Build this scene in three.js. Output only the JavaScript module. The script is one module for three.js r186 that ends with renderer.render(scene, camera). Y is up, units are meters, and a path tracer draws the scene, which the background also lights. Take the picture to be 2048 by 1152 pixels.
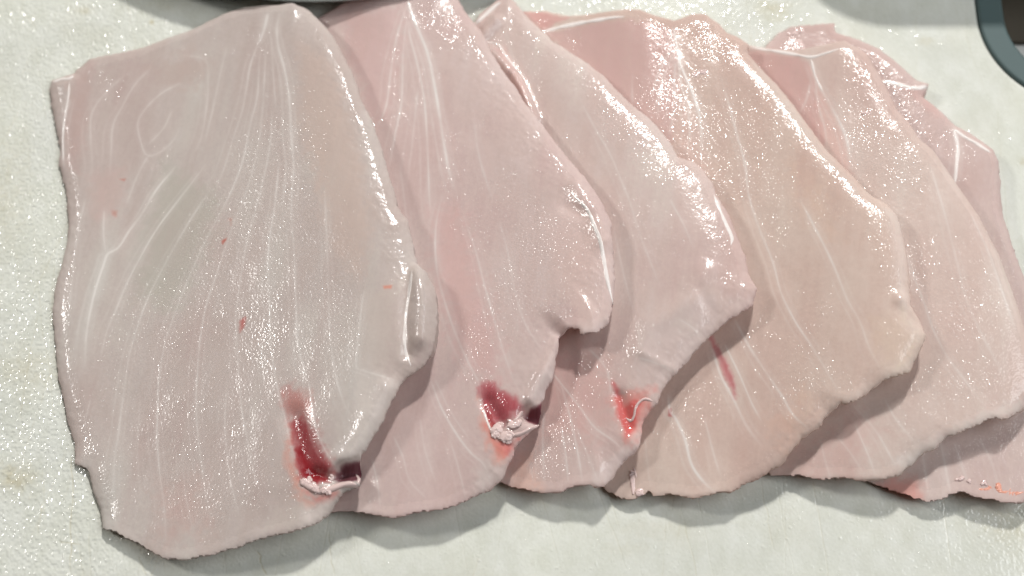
import * as THREE from 'three';
import { RectAreaLightUniformsLib } from 'three/addons/lights/RectAreaLightUniformsLib.js';
import { mergeGeometries } from 'three/addons/utils/BufferGeometryUtils.js';

// ---------------------------------------------------------------- camera, light, exposure
RectAreaLightUniformsLib.init();
const scene = new THREE.Scene();
scene.background = new THREE.Color(0, 0, 0);
const renderer = new THREE.WebGLRenderer({ antialias: true });
renderer.toneMapping = THREE.LinearToneMapping;
renderer.toneMappingExposure = 1.45;
renderer.shadowMap.enabled = true;
renderer.setSize(1024, 576);

const TILT = THREE.MathUtils.degToRad(22), DIST = 0.42, MM = 0.00014;      // MM: metres of board per photo pixel at the middle
const camera = new THREE.PerspectiveCamera(2 * Math.atan(576 * MM / DIST) * 180 / Math.PI, 16 / 9, 0.02, 20);
camera.position.set(0, DIST * Math.cos(TILT), DIST * Math.sin(TILT));
camera.lookAt(0, 0, 0);
camera.updateMatrixWorld();
camera.updateProjectionMatrix();
camera.focus = 0.402;
camera.userData.fStop = 7;

function lampLight(x, y, z, w, h, intensity, color) {
  const l = new THREE.RectAreaLight(color, intensity, w, h);
  l.position.set(x, y, z); l.lookAt(0, 0, 0); scene.add(l); return l;
}
const LAMP_LEFT = { at: [-1.60, 1.42, -0.60], size: 0.28, power: 46, color: 0xfffcf8 };
const LAMP_RIGHT = { at: [0.28, 1.65, -1.54], size: 0.17, power: 365, color: 0xfffcf8 };
const FILL_PANEL = { at: [1.15, 1.25, 0.05], size: 1.1, power: 2.7, color: 0xf8fcff };  // added soft fill, unseen, to whiten the right-facing slopes and lift shadows
for (const L of [LAMP_LEFT, LAMP_RIGHT, FILL_PANEL]) lampLight(...L.at, L.size, L.size, L.power, L.color);

// ---------------------------------------------------------------- helpers
function rng(seed) { let s = seed >>> 0; return () => { s = (s + 0x6D2B79F5) | 0; let t = Math.imul(s ^ (s >>> 15), 1 | s); t = (t + Math.imul(t ^ (t >>> 7), 61 | t)) ^ t; return ((t ^ (t >>> 14)) >>> 0) / 4294967296; }; }
const NT = 256, noiseTile = (() => { const r = rng(11), a = new Float32Array(NT * NT); for (let i = 0; i < a.length; i++) a[i] = r() * 2 - 1; return a; })();
function noise(x, y) {                                                     // value noise, about -1..1
  const xi = Math.floor(x), yi = Math.floor(y), fx = x - xi, fy = y - yi;
  const u = fx * fx * (3 - 2 * fx), v = fy * fy * (3 - 2 * fy);
  const x0 = xi & 255, x1 = (xi + 1) & 255, y0 = (yi & 255) * NT, y1 = ((yi + 1) & 255) * NT;
  const a = noiseTile[y0 + x0], b = noiseTile[y0 + x1], c = noiseTile[y1 + x0], d = noiseTile[y1 + x1];
  return a + (b - a) * u + (c - a) * v + (a - b - c + d) * u * v;
}
const fbm = (x, y) => noise(x, y) * 0.55 + noise(x * 2.1 + 31, y * 2.1 + 17) * 0.3 + noise(x * 4.3 + 7, y * 4.3 + 91) * 0.15;
const clamp = (x, a, b) => x < a ? a : x > b ? b : x;
const smooth = (a, b, x) => { const t = clamp((x - a) / (b - a), 0, 1); return t * t * (3 - 2 * t); };
const lerp = (a, b, t) => a + (b - a) * t;
const s2l = (c) => { c /= 255; return c <= 0.04045 ? c / 12.92 : Math.pow((c + 0.055) / 1.055, 2.4); };
const rgb = (r, g, b) => new THREE.Color().setRGB(s2l(r), s2l(g), s2l(b));

const ray = new THREE.Vector3();
function at(px, py, h = 0) {                                               // a point of the place: the one seen at that photo pixel, at height h above the board
  ray.set(px / 1024 - 1, 1 - py / 576, 0.5).unproject(camera).sub(camera.position);
  const t = (h - camera.position.y) / ray.y;
  return [camera.position.x + ray.x * t, camera.position.z + ray.z * t];
}
function tag(o, label, category, group, kind) {
  o.userData.label = label; if (category) o.userData.category = category; if (group) o.userData.group = group; if (kind) o.userData.kind = kind; return o;
}
function mesh(name, geo, mat, parent) { const m = new THREE.Mesh(geo, mat); m.name = name; m.castShadow = m.receiveShadow = true; parent.add(m); return m; }
function group(name, x = 0, y = 0, z = 0) { const g = new THREE.Group(); g.name = name; g.position.set(x, y, z); scene.add(g); return g; }
function floatTexture(data, w, h) { const t = new THREE.DataTexture(data, w, h, THREE.RGBAFormat, THREE.FloatType); t.magFilter = t.minFilter = THREE.LinearFilter; t.wrapS = t.wrapT = THREE.ClampToEdgeWrapping; t.needsUpdate = true; return t; }
function byteTexture(data, w, h) { const t = new THREE.DataTexture(data, w, h, THREE.RGBAFormat); t.colorSpace = THREE.SRGBColorSpace; t.magFilter = t.minFilter = THREE.LinearFilter; t.wrapS = t.wrapT = THREE.ClampToEdgeWrapping; t.needsUpdate = true; return t; }

// ---------------------------------------------------------------- counter and cutting board
const BOARD_T = 0.011;
{
  const g = new THREE.BoxGeometry(1.1, 0.03, 0.8);
  const m = mesh('countertop', g, new THREE.MeshStandardMaterial({ color: rgb(200, 199, 194), roughness: 0.5 }), scene);
  m.position.set(0, -BOARD_T - 0.0155 - 0.0025, 0);
  tag(m, 'pale smooth countertop under the cutting board', null, null, 'structure');
}
{
  const g = group('cutting_board');
  const X0 = -0.21, X1 = 0.222, Z0 = -0.20, Z1 = 0.125, R = 0.018;
  const shape = new THREE.Shape();
  shape.moveTo(X0 + R, Z0); shape.lineTo(X1 - R, Z0); shape.absarc(X1 - R, Z0 + R, R, -Math.PI / 2, 0); shape.lineTo(X1, Z1 - R); shape.absarc(X1 - R, Z1 - R, R, 0, Math.PI / 2);
  shape.lineTo(X0 + R, Z1); shape.absarc(X0 + R, Z1 - R, R, Math.PI / 2, Math.PI); shape.lineTo(X0, Z0 + R); shape.absarc(X0 + R, Z0 + R, R, Math.PI, 1.5 * Math.PI);
  // handle slot: its left side is seen at photo pixel (1955, 0), its corner swings out of the frame at (2048, 180)
  const [sl] = at(1951, 0), [, sb] = at(2048, 212);
  const slot = (inset, path) => {
    const l = sl + inset, r = sl + 0.062 - inset, t = sb - 0.14 + inset, b = sb - inset, q = 0.03 - inset;
    path.moveTo(l, t + q); path.absarc(l + q, t + q, q, Math.PI, 1.5 * Math.PI); path.lineTo(r - q, t); path.absarc(r - q, t + q, q, 1.5 * Math.PI, 2 * Math.PI);
    path.lineTo(r, b - q); path.absarc(r - q, b - q, q, 0, Math.PI / 2); path.lineTo(l + q, b); path.absarc(l + q, b - q, q, Math.PI / 2, Math.PI); path.lineTo(l, t + q); return path;
  };
  shape.holes.push(slot(0, new THREE.Path()));
  const lay = (s, depth, bevel) => {                                       // extrude in x,z and lay flat, top at y = 0
    const e = new THREE.ExtrudeGeometry(s, { depth: depth - 2 * bevel, bevelEnabled: bevel > 0, bevelSize: bevel, bevelThickness: bevel, bevelOffset: -bevel, bevelSegments: 3, curveSegments: 24 });
    e.translate(0, 0, bevel); e.rotateX(Math.PI / 2);                      // (x, y, z) -> (x, -z, y)
    const p = e.attributes.position, uv = e.attributes.uv;
    for (let i = 0; i < p.count; i++) uv.setXY(i, (p.getX(i) - X0) / (X1 - X0), (p.getZ(i) - Z0) / (Z1 - Z0));
    return e;
  };
  // surface: wet plastic, fine pebble, knife cuts, faint yellow stains
  const W = 2048, H = 1536, sx = (X1 - X0) / W, sz = (Z1 - Z0) / H;
  const bump = new Float32Array(W * H * 4), col = new Uint8Array(W * H * 4), stain = new Float32Array(W * H), cut = new Float32Array(W * H);
  const r = rng(5);
  const dots = new Float32Array(W * H);
  for (let k = 0; k < 95000; k++) {
    const x = r() * W, y = r() * H, px = X0 + x * sx, wet = 0.2 + 0.8 * smooth(-0.06, -0.13, px + 0.02 * fbm(y * 0.004, 3));
    if (r() > wet) continue;
    const rad = (0.00022 + 0.0004 * r() * r()), n = Math.ceil(rad / sx), ax = 0.7 + 0.6 * r(), hgt = rad * (0.13 + 0.22 * r());
    for (let j = -n - 1; j <= n + 1; j++) for (let i = -n - 1; i <= n + 1; i++) {
      const xi = Math.round(x) + i, yi = Math.round(y) + j; if (xi < 0 || yi < 0 || xi >= W || yi >= H) continue;
      const dx = (xi - x) * sx / rad / ax, dy = (yi - y) * sz / rad * ax, d = dx * dx + dy * dy; if (d < 1) dots[yi * W + xi] = Math.max(dots[yi * W + xi], hgt * (1 - d));
    }
  }
  const line = (x0, z0, x1, z1, wdt, s, depth) => {
    const n = Math.ceil(Math.hypot(x1 - x0, z1 - z0) / sx * 1.5), wob = r() * 100;
    for (let k = 0; k <= n; k++) {
      const t = k / n, x = lerp(x0, x1, t) + 0.0005 * fbm(t * 6 + wob, 1), z = lerp(z0, z1, t), f = s * (0.55 + 0.45 * fbm(t * 14, wob)) * Math.min(1, 8 * t, 8 * (1 - t));
      const ci = (x - X0) / sx, cj = (z - Z0) / sz;
      for (let j = -2; j <= 2; j++) for (let i = -2; i <= 2; i++) {
        const xi = Math.round(ci) + i, yi = Math.round(cj) + j; if (xi < 0 || yi < 0 || xi >= W || yi >= H) continue;
        const d = Math.hypot((xi - ci) * sx, (yi - cj) * sz) / wdt; if (d < 1) { const q = yi * W + xi; stain[q] = Math.max(stain[q], f * (1 - d)); cut[q] = Math.max(cut[q], depth * (1 - d)); }
      }
    }
  };
  for (let k = 0; k < 420; k++) { const a = Math.PI / 2 + (r() - 0.5) * 0.7, l = 0.01 + r() * 0.05, x = lerp(X0, X1, r()), z = lerp(Z0, Z1, r()); line(x, z, x + Math.cos(a) * l, z + Math.sin(a) * l, 0.00028, 0.10 + 0.32 * r() * r(), 0.00004); }
  for (const [a, b, c, d, s] of [[144, 905, 140, 1150, 0.7], [85, 1000, 75, 1070, 0.5], [115, 1082, 160, 1088, 0.55], [515, 1100, 530, 1150, 0.8], [655, 1060, 668, 1152, 0.45], [276, 1110, 290, 1152, 0.4], [45, 20, 72, 55, 0.35], [150, 995, 135, 1020, 0.3]]) { const p = at(a, b), q = at(c, d); line(p[0], p[1], q[0], q[1], 0.0003, s, 0.00006); }
  const blots = [[30, 955, 34, 24, 0.8], [165, 20, 16, 10, 0.55], [303, 44, 5, 5, 1.2], [60, 740, 60, 40, 0.35], [1545, 15, 34, 16, 0.75], [1550, 36, 18, 10, 0.5], [1850, 80, 16, 9, 0.5], [2046, 322, 8, 8, 0.9], [1300, 1060, 70, 20, 0.2], [2030, 1050, 60, 40, 0.4], [10, 400, 40, 160, 0.3], [1260, 1100, 40, 14, 0.15], [330, 10, 60, 20, 0.3]].map(([a, b, w, h, s]) => { const p = at(a, b); return [p[0], p[1], w * MM, h * MM, s]; });
  for (let j = 0; j < H; j++) for (let i = 0; i < W; i++) {
    const q = j * W + i, x = X0 + i * sx, z = Z0 + j * sz;
    let s = 0;
    for (const [bx, bz, bw, bh, bs] of blots) { const dx = (x - bx) / bw, dz = (z - bz) / bh, d = dx * dx + dz * dz; if (d < 5) s += bs * Math.exp(-d * (1 + 0.8 * fbm(x * 900, z * 900))) * (0.55 + 0.9 * Math.max(0, 0.4 + fbm(x * 700 + 5, z * 700))); }
    const y1 = fbm(x * 40 + 3, z * 40), y2 = fbm(x * 260, z * 170 + 9), g1 = noise(x * 2600, z * 1900);
    const tint = y1 * 6 + y2 * 7 + g1 * 2.6;
    const st = clamp(stain[q] + s * 0.55 + 0.10 * Math.max(0, fbm(x * 90 + 40, z * 60 + 12) - 0.12), 0, 1);
    const cr = 196 + tint, cg = 197 + tint, cb = 188 + tint * 1.25 - y1 * 3;
    col[q * 4] = lerp(cr, 168, st); col[q * 4 + 1] = lerp(cg, 158, st); col[q * 4 + 2] = lerp(cb, 128, st); col[q * 4 + 3] = 255;
    const b = 0.00001 * fbm(x * 420, z * 420) + (0.00002 + 0.000085 * smooth(-0.07, -0.12, x)) * noise(x * 1700, z * 1400) + 0.00001 * noise(x * 3100, z * 2700) + dots[q] * 0.5 - cut[q];
    bump[q * 4] = bump[q * 4 + 1] = bump[q * 4 + 2] = 0.5 + b / 0.001; bump[q * 4 + 3] = 1;
  }
  const plastic = new THREE.MeshPhysicalMaterial({ map: byteTexture(col, W, H), bumpMap: floatTexture(bump, W, H), bumpScale: 0.001, roughness: 0.1, ior: 1.45 });
  const slab = mesh('slab', lay(shape, BOARD_T, 0.0012), plastic, g);
  slab.userData.label = 'white plastic slab with knife marks and faint stains';
  const ring = slot(0.0002, new THREE.Shape()); ring.holes.push(slot(0.0079, new THREE.Path()));
  const rim = mesh('handle_rim', lay(ring, BOARD_T + 0.0006, 0.0009), new THREE.MeshStandardMaterial({ color: rgb(62, 80, 80), roughness: 0.62 }), g);
  rim.position.y = 0.0004; rim.userData.label = 'dark teal rubber rim around the handle slot';
  tag(g, 'white plastic cutting board with a teal rimmed handle slot', 'cutting board');
}
console.log('board');

// ---------------------------------------------------------------- the fish slices: heights on one grid, each slice draped over the one beneath it
const CELL = 0.0005, GX0 = -0.160, GZ0 = -0.110, GW = 660, GH = 440;
const pile = new Float32Array(GW * GH);
function boxBlur(src, rad, passes = 2) {
  let a = Float32Array.from(src), b = new Float32Array(src.length);
  for (let p = 0; p < passes; p++) {
    for (let j = 0; j < GH; j++) { let s = 0; const o = j * GW; for (let i = -rad; i <= rad; i++) s += a[o + clamp(i, 0, GW - 1)]; for (let i = 0; i < GW; i++) { b[o + i] = s / (2 * rad + 1); s += a[o + Math.min(GW - 1, i + rad + 1)] - a[o + Math.max(0, i - rad)]; } }
    for (let i = 0; i < GW; i++) { let s = 0; for (let j = -rad; j <= rad; j++) s += b[clamp(j, 0, GH - 1) * GW + i]; for (let j = 0; j < GH; j++) { a[j * GW + i] = s / (2 * rad + 1); s += b[Math.min(GH - 1, j + rad + 1) * GW + i] - b[Math.max(0, j - rad) * GW + i]; } }
  }
  return a;
}
const sampleGrid = (g, x, z) => {
  const fx = clamp((x - GX0) / CELL, 0, GW - 1.001), fz = clamp((z - GZ0) / CELL, 0, GH - 1.001), i = Math.floor(fx), j = Math.floor(fz), u = fx - i, v = fz - j, q = j * GW + i;
  return (g[q] * (1 - u) + g[q + 1] * u) * (1 - v) + (g[q + GW] * (1 - u) + g[q + GW + 1] * u) * v;
};
function signedDistance(poly) {                                            // >0 inside; also the outward direction
  const d = new Float32Array(GW * GH), nx = new Float32Array(GW * GH), nz = new Float32Array(GW * GH), n = poly.length;
  let lo = [1e9, 1e9], hi = [-1e9, -1e9];
  for (const p of poly) for (const k of [0, 1]) { lo[k] = Math.min(lo[k], p[k]); hi[k] = Math.max(hi[k], p[k]); }
  d.fill(-1);
  const i0 = Math.max(0, Math.floor((lo[0] - GX0) / CELL) - 4), i1 = Math.min(GW - 1, Math.ceil((hi[0] - GX0) / CELL) + 4), j0 = Math.max(0, Math.floor((lo[1] - GZ0) / CELL) - 4), j1 = Math.min(GH - 1, Math.ceil((hi[1] - GZ0) / CELL) + 4);
  for (let j = j0; j <= j1; j++) for (let i = i0; i <= i1; i++) {
    const x = GX0 + i * CELL, z = GZ0 + j * CELL; let best = 1e9, inside = false, bx = 0, bz = 0;
    for (let k = 0, l = n - 1; k < n; l = k++) {
      const [ax, az] = poly[l], [cx, cz] = poly[k], ex = cx - ax, ez = cz - az, t = clamp(((x - ax) * ex + (z - az) * ez) / (ex * ex + ez * ez + 1e-14), 0, 1), dx = ax + ex * t - x, dz = az + ez * t - z, e = dx * dx + dz * dz;
      if (e < best) { best = e; bx = dx; bz = dz; }
      if ((az > z) !== (cz > z) && x < (cx - ax) * (z - az) / (cz - az) + ax) inside = !inside;
    }
    const q = j * GW + i, r = Math.sqrt(best) + 1e-9, s = inside ? 1 : -1;
    d[q] = s * r; nx[q] = s * bx / r; nz[q] = s * bz / r;
  }
  return { d, nx, nz, box: [i0, j0, i1, j1] };
}
const inPoly = (poly, x, z) => { let c = false; for (let k = 0, l = poly.length - 1; k < poly.length; l = k++) { const a = poly[l], b = poly[k]; if ((a[1] > z) !== (b[1] > z) && x < (b[0] - a[0]) * (z - a[1]) / (b[1] - a[1]) + a[0]) c = !c; } return c; };
const pairs = (s) => s.trim().split(/\s+/).map((p) => p.split(',').map(Number));
function resample(pts, step) {                                             // Catmull-Rom through the traced points
  const c = new THREE.CatmullRomCurve3(pts.map(([x, z]) => new THREE.Vector3(x, 0, z)), false, 'centripetal');
  const n = Math.max(2, Math.ceil(c.getLength() / step)); return c.getSpacedPoints(n).map((p) => [p.x, p.z]);
}

const LIGHTEN = Array.from({ length: 256 }, (_, c) => { const l = Math.min(0.88, s2l(c) * 1.28); return 255 * (l <= 0.0031308 ? 12.92 * l : 1.055 * Math.pow(l, 1 / 2.4) - 0.055); });
const lighten = (c) => LIGHTEN[clamp(Math.round(c), 0, 255)];   // traced tones are what the eye sees; the flesh itself lets part of the light through
const wetDots = (seed, W, H, texel, density) => {                          // beads of moisture: [height, share of wet gloss]
  const r = rng(seed), out = new Float32Array(W * H), gloss = new Float32Array(W * H), N = Math.floor(W * H * texel * texel * density);
  for (let k = 0; k < N; k++) {
    const x = r() * W, y = r() * H, c = fbm(x * texel * 110 + seed, y * texel * 80); if (r() > 0.16 + 1.6 * c) continue;
    const rad = 0.00024 + 0.00046 * r() * r() * r(), n = Math.ceil(rad / texel) + 1, hgt = rad * (0.10 + 0.14 * r()), asp = 0.75 + 0.5 * r();
    for (let j = -n; j <= n; j++) for (let i = -n; i <= n; i++) {
      const xi = Math.round(x) + i, yi = Math.round(y) + j; if (xi < 0 || yi < 0 || xi >= W || yi >= H) continue;
      const dx = (xi - x) * texel / rad * asp, dy = (yi - y) * texel / rad / asp, d = dx * dx + dy * dy; if (d < 1) { const v = hgt * (1 - d), q = yi * W + xi; if (v > out[q]) out[q] = v; gloss[q] = Math.max(gloss[q], Math.min(1, 2.5 * (1 - d))); }
    }
  }
  return [out, gloss];
};
const membraneMat = new THREE.MeshPhysicalMaterial({ color: rgb(232, 224, 219), roughness: 1, transmission: 0.15, thickness: 0, clearcoat: 1, clearcoatRoughness: 0.22, specularIntensity: 0, ior: 1.4 });
const scrapMat = new THREE.MeshPhysicalMaterial({ color: rgb(228, 205, 200), roughness: 1, transmission: 0.3, thickness: 0, clearcoat: 1, clearcoatRoughness: 0.12, specularIntensity: 0, ior: 1.4 });
const clotMat = new THREE.MeshPhysicalMaterial({ color: rgb(92, 44, 50), roughness: 0.3, ior: 1.4 });

function strip(pts, w, h, heightAt, seed) {                                // a low lumpy band lying on the surface
  const line = resample(pts, 0.0007), P = [], I = [], A = 7;
  line.forEach(([x, z], k) => {
    const a = line[Math.max(0, k - 1)], b = line[Math.min(line.length - 1, k + 1)], l = Math.hypot(b[0] - a[0], b[1] - a[1]) + 1e-9, nx = -(b[1] - a[1]) / l, nz = (b[0] - a[0]) / l;
    const t = k / (line.length - 1), e = Math.pow(Math.min(1, 7 * t + 0.12, 7 * (1 - t) + 0.12), 0.7), ww = w * e * (1 + 0.45 * fbm(k * 0.23 + seed, seed)), hh = h * e * (1 + 0.5 * fbm(k * 0.31, seed + 9));
    for (let i = 0; i < A; i++) {
      const u = i / (A - 1) * 2 - 1, x1 = x + nx * u * ww, z1 = z + nz * u * ww;
      P.push(x1, heightAt(x1, z1) - 0.0003 + (hh + 0.0003) * Math.sqrt(Math.max(0, 1 - u * u)), z1);
    }
  });
  for (let k = 0; k + 1 < line.length; k++) for (let i = 0; i + 1 < A; i++) { const a = k * A + i, b = a + A; I.push(a, a + 1, b, b, a + 1, b + 1); }
  const n0 = P.length / 3;                                                 // underside closes the band
  for (let k = 0; k < line.length; k++) { const m = (k * A + 3) * 3; P.push(P[m], P[m + 1] - h - 0.0012, P[m + 2]); }
  for (let k = 0; k + 1 < line.length; k++) { const a = k * A, b = a + A; I.push(a, b, n0 + k, n0 + k, b, n0 + k + 1, a + A - 1, n0 + k, b + A - 1, n0 + k, n0 + k + 1, b + A - 1); }
  const g = new THREE.BufferGeometry(); g.setAttribute('position', new THREE.Float32BufferAttribute(P, 3)); g.setIndex(I); g.computeVertexNormals(); return g;
}
function lump(x, y, z, rx, ry, rz, turn, seed) {
  const g = new THREE.SphereGeometry(1, 18, 12), p = g.attributes.position;
  for (let i = 0; i < p.count; i++) { const X = p.getX(i), Y = p.getY(i), Z = p.getZ(i), f = 1 + 0.55 * fbm(X * 2.6 + seed, Z * 2.6 + Y * 1.9 + seed * 3); p.setXYZ(i, X * f * rx, Y * f * ry, Z * f * rz); }
  g.rotateY(turn); g.translate(x, y, z); g.computeVertexNormals(); return g;
}

const slices = [];
function buildSlice(S) {
  // 1. find the outline on the ground plan, resting height and top, together
  const bottomRaw = boxBlur(pile, S.drape ?? 10, 2), bottom = new Float32Array(GW * GH);
  for (let q = 0; q < bottom.length; q++) bottom[q] = Math.max(pile[q], bottomRaw[q] * 0.96) + 0.00025;
  const base = boxBlur(bottom, 12, 3);
  let rim = S.outline.map(() => 0.010), top, f, poly;
  for (let it = 0; it < 3; it++) {
    poly = S.outline.map(([a, b], k) => at(a, b, rim[k]));
    f = signedDistance(poly); f.nx = boxBlur(f.nx, 6, 2); f.nz = boxBlur(f.nz, 6, 2); top = new Float32Array(GW * GH);
    const [i0, j0, i1, j1] = f.box;
    const [wa, wb] = S.hidden ? [at(S.hidden[0], 100, 0.006), at(S.hidden[1], 950, 0.006)] : [];
    const ridges = (S.ridges ?? []).map((r) => ({ ...r, pts: r.pts.map(([a, b]) => at(a, b, 0.012)) }));
    for (let j = j0; j <= j1; j++) for (let i = i0; i <= i1; i++) {
      const q = j * GW + i; if (f.d[q] < -0.0015) continue;
      const x = GX0 + i * CELL, z = GZ0 + j * CELL, d = Math.max(0, f.d[q]), nx = f.nx[q], nz = f.nz[q];
      const wr = smooth(0.15, 0.75, nx), wl = smooth(0.2, 0.8, -nx), wf = smooth(0.3, 0.9, nz);
      const w = 0.0009 + wr * S.bevelRight + (S.hidden ? 0 : wl * S.bevelLeft) + wf * S.bevelFront;
      const lip = lerp(S.hidden ? 0.6 : lerp(0.6, S.lipLeft, wl), 0.93, wf * (1 - wr));
      const u = clamp(d / w, 0, 1), prof = lip + (1 - lip) * Math.sqrt(Math.max(0, 1 - (1 - u) * (1 - u)));
      const wedge = S.hidden ? 0.15 + 0.85 * smooth(0, 0.036, x - lerp(wa[0], wb[0], (z - wa[1]) / (wb[1] - wa[1]))) : 1;
      const t = lerp(S.thick[0], S.thick[1], smooth(S.x0, S.x1, x));
      let h = base[q] + t * prof * wedge + 0.00035 * fbm(x * 75 + S.seed, z * 55) + 0.00003 * fbm(x * 420, z * 420) + (1 - u) * (0.00007 * noise(x * 900, z * 900) + 0.00006 * noise(x * 1700, z * 1700));
      for (const r of ridges) {
        let b = 1e9; for (let k = 1; k < r.pts.length; k++) { const [ax, az] = r.pts[k - 1], [bx, bz] = r.pts[k], ex = bx - ax, ez = bz - az, s = clamp(((x - ax) * ex + (z - az) * ez) / (ex * ex + ez * ez), 0, 1); b = Math.min(b, Math.hypot(ax + ex * s - x, az + ez * s - z)); }
        h += r.amp * Math.exp(-((b / r.sigma) ** 2));
      }
      top[q] = Math.max(h, bottom[q] + 0.0006);
    }
    rim = poly.map(([x, z]) => { const h = sampleGrid(top, x, z), b = sampleGrid(bottom, x, z); const front = smooth(0.1, 0.6, sampleGrid(f.nz, x, z)); return lerp(b, Math.max(h, b), lerp(0.5, 0.95, front)); });
  }
  const heightAt = (x, z) => sampleGrid(top, x, z);
  const onTop = (px, py) => { let h = 0.012, p; for (let k = 0; k < 4; k++) { p = at(px, py, h); const s = heightAt(...p); if (s > 0.0005) h = s; } return p; };
  // 2. clip the grid to the ragged outline
  const cutD = new Float32Array(GW * GH).fill(-1), [i0, j0, i1, j1] = f.box;
  for (let j = j0; j <= j1; j++) for (let i = i0; i <= i1; i++) { const q = j * GW + i, x = GX0 + i * CELL, z = GZ0 + j * CELL; cutD[q] = f.d[q] + S.ragged * (fbm(x * 330 + S.seed, z * 330) * 0.8 + 0.55 * noise(x * 900, z * 900) + 0.35 * noise(x * 1900 + 5, z * 1900)) - 0.0001; }
  const P = [], vert = new Map();
  const gridV = (q) => { let k = vert.get(q); if (k === undefined) { k = P.length / 3; const i = q % GW, j = (q / GW) | 0; P.push(GX0 + i * CELL, top[q], GZ0 + j * CELL); vert.set(q, k); } return k; };
  const edgeV = (a, b) => { if (a > b) [a, b] = [b, a]; const key = GW * GH * (1 + (b - a === 1 ? 0 : 1)) + a; let k = vert.get(key); if (k === undefined) { k = P.length / 3; const t = clamp(cutD[a] / (cutD[a] - cutD[b]), 0.02, 0.98), ia = a % GW, ja = (a / GW) | 0, ib = b % GW, jb = (b / GW) | 0; const x = GX0 + lerp(ia, ib, t) * CELL, z = GZ0 + lerp(ja, jb, t) * CELL; P.push(x, cutD[a] > 0 ? lerp(top[a], top[b] > 0 ? top[b] : top[a], t) : lerp(top[a] > 0 ? top[a] : top[b], top[b], t), z); vert.set(key, k); } return k; };
  const tris = [], rimSegs = [];
  for (let j = j0; j < j1; j++) for (let i = i0; i < i1; i++) {
    const c = [j * GW + i, (j + 1) * GW + i, (j + 1) * GW + i + 1, j * GW + i + 1], ins = c.map((q) => cutD[q] > 0);
    if (!ins.some(Boolean)) continue;
    const ring = [], cross = [];
    for (let k = 0; k < 4; k++) { const a = c[k], b = c[(k + 1) % 4]; if (ins[k]) ring.push(gridV(a)); if (ins[k] !== ins[(k + 1) % 4]) { const e = edgeV(a, b); ring.push(e); cross.push([e, ins[k]]); } }
    for (let k = 2; k < ring.length; k++) tris.push(ring[0], ring[k - 1], ring[k]);
    if (cross.length === 2) { const out = cross.find((e) => e[1])[0], back = cross.find((e) => !e[1])[0]; rimSegs.push([out, back]); }
    else if (cross.length === 4) { for (let k = 0; k < 4; k++) if (cross[k][1]) rimSegs.push([cross[k][0], cross[(k + 1) % 4][0]]); }
  }
  // 3. parts: the blood line is the piece of the top inside its own outline
  const nTop = P.length / 3, bloodPoly = S.blood ? S.blood.map(([a, b]) => onTop(a, b)) : null;
  const flesh = [], blood = [];
  for (let k = 0; k < tris.length; k += 3) {
    const cx = (P[tris[k] * 3] + P[tris[k + 1] * 3] + P[tris[k + 2] * 3]) / 3, cz = (P[tris[k] * 3 + 2] + P[tris[k + 1] * 3 + 2] + P[tris[k + 2] * 3 + 2]) / 3;
    (bloodPoly && inPoly(bloodPoly, cx, cz) ? blood : flesh).push(tris[k], tris[k + 1], tris[k + 2]);
  }
  // underside and walls
  for (let k = 0; k < nTop; k++) { const x = P[k * 3], z = P[k * 3 + 2]; const yb = Math.min(P[k * 3 + 1] - 0.0003, sampleGrid(bottom, x, z)), d = Math.max(0, sampleGrid(f.d, x, z)), q = clamp(Math.round((z - GZ0) / CELL), 0, GH - 1) * GW + clamp(Math.round((x - GX0) / CELL), 0, GW - 1), e = 0.75 * (P[k * 3 + 1] - yb) * (1 - smooth(0, 0.012, d)) * smooth(0.1, 0.7, f.nz[q]); P.push(x - e * f.nx[q], yb, z - e * f.nz[q]); }
  const wallMid = new Map();
  const mid = (k) => { let m = wallMid.get(k); if (m === undefined) { m = P.length / 3; const x = P[k * 3], z = P[k * 3 + 2], yt = P[k * 3 + 1], yb = P[(k + nTop) * 3 + 1], e = 0.0004 * fbm(x * 500, z * 500); P.push(lerp(x, P[(k + nTop) * 3], 0.4) + e, lerp(yt, yb, 0.5), lerp(z, P[(k + nTop) * 3 + 2], 0.4) + e); wallMid.set(k, m); } return m; };
  const under = [];
  for (let k = 0; k < tris.length; k += 3) under.push(tris[k] + nTop, tris[k + 2] + nTop, tris[k + 1] + nTop);
  for (const [a, b] of rimSegs) { const ma = mid(a), mb = mid(b); under.push(a, ma, b, b, ma, mb, ma, a + nTop, mb, mb, a + nTop, b + nTop); }
  // 4. colour and relief of the cut face, on the slice's own plan
  let lo = [1e9, 1e9], hi = [-1e9, -1e9];
  for (let k = 0; k < nTop; k++) { lo[0] = Math.min(lo[0], P[k * 3]); hi[0] = Math.max(hi[0], P[k * 3]); lo[1] = Math.min(lo[1], P[k * 3 + 2]); hi[1] = Math.max(hi[1], P[k * 3 + 2]); }
  lo = lo.map((v) => v - 0.001); hi = hi.map((v) => v + 0.001);
  const TX = Math.max((hi[0] - lo[0]) / 1500, (hi[1] - lo[1]) / 2000, 0.00008), W = Math.ceil((hi[0] - lo[0]) / TX), H = Math.ceil((hi[1] - lo[1]) / TX);
  const toTex = ([x, z]) => [(x - lo[0]) / TX, (z - lo[1]) / TX];
  const septa = new Float32Array(W * H);
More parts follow.
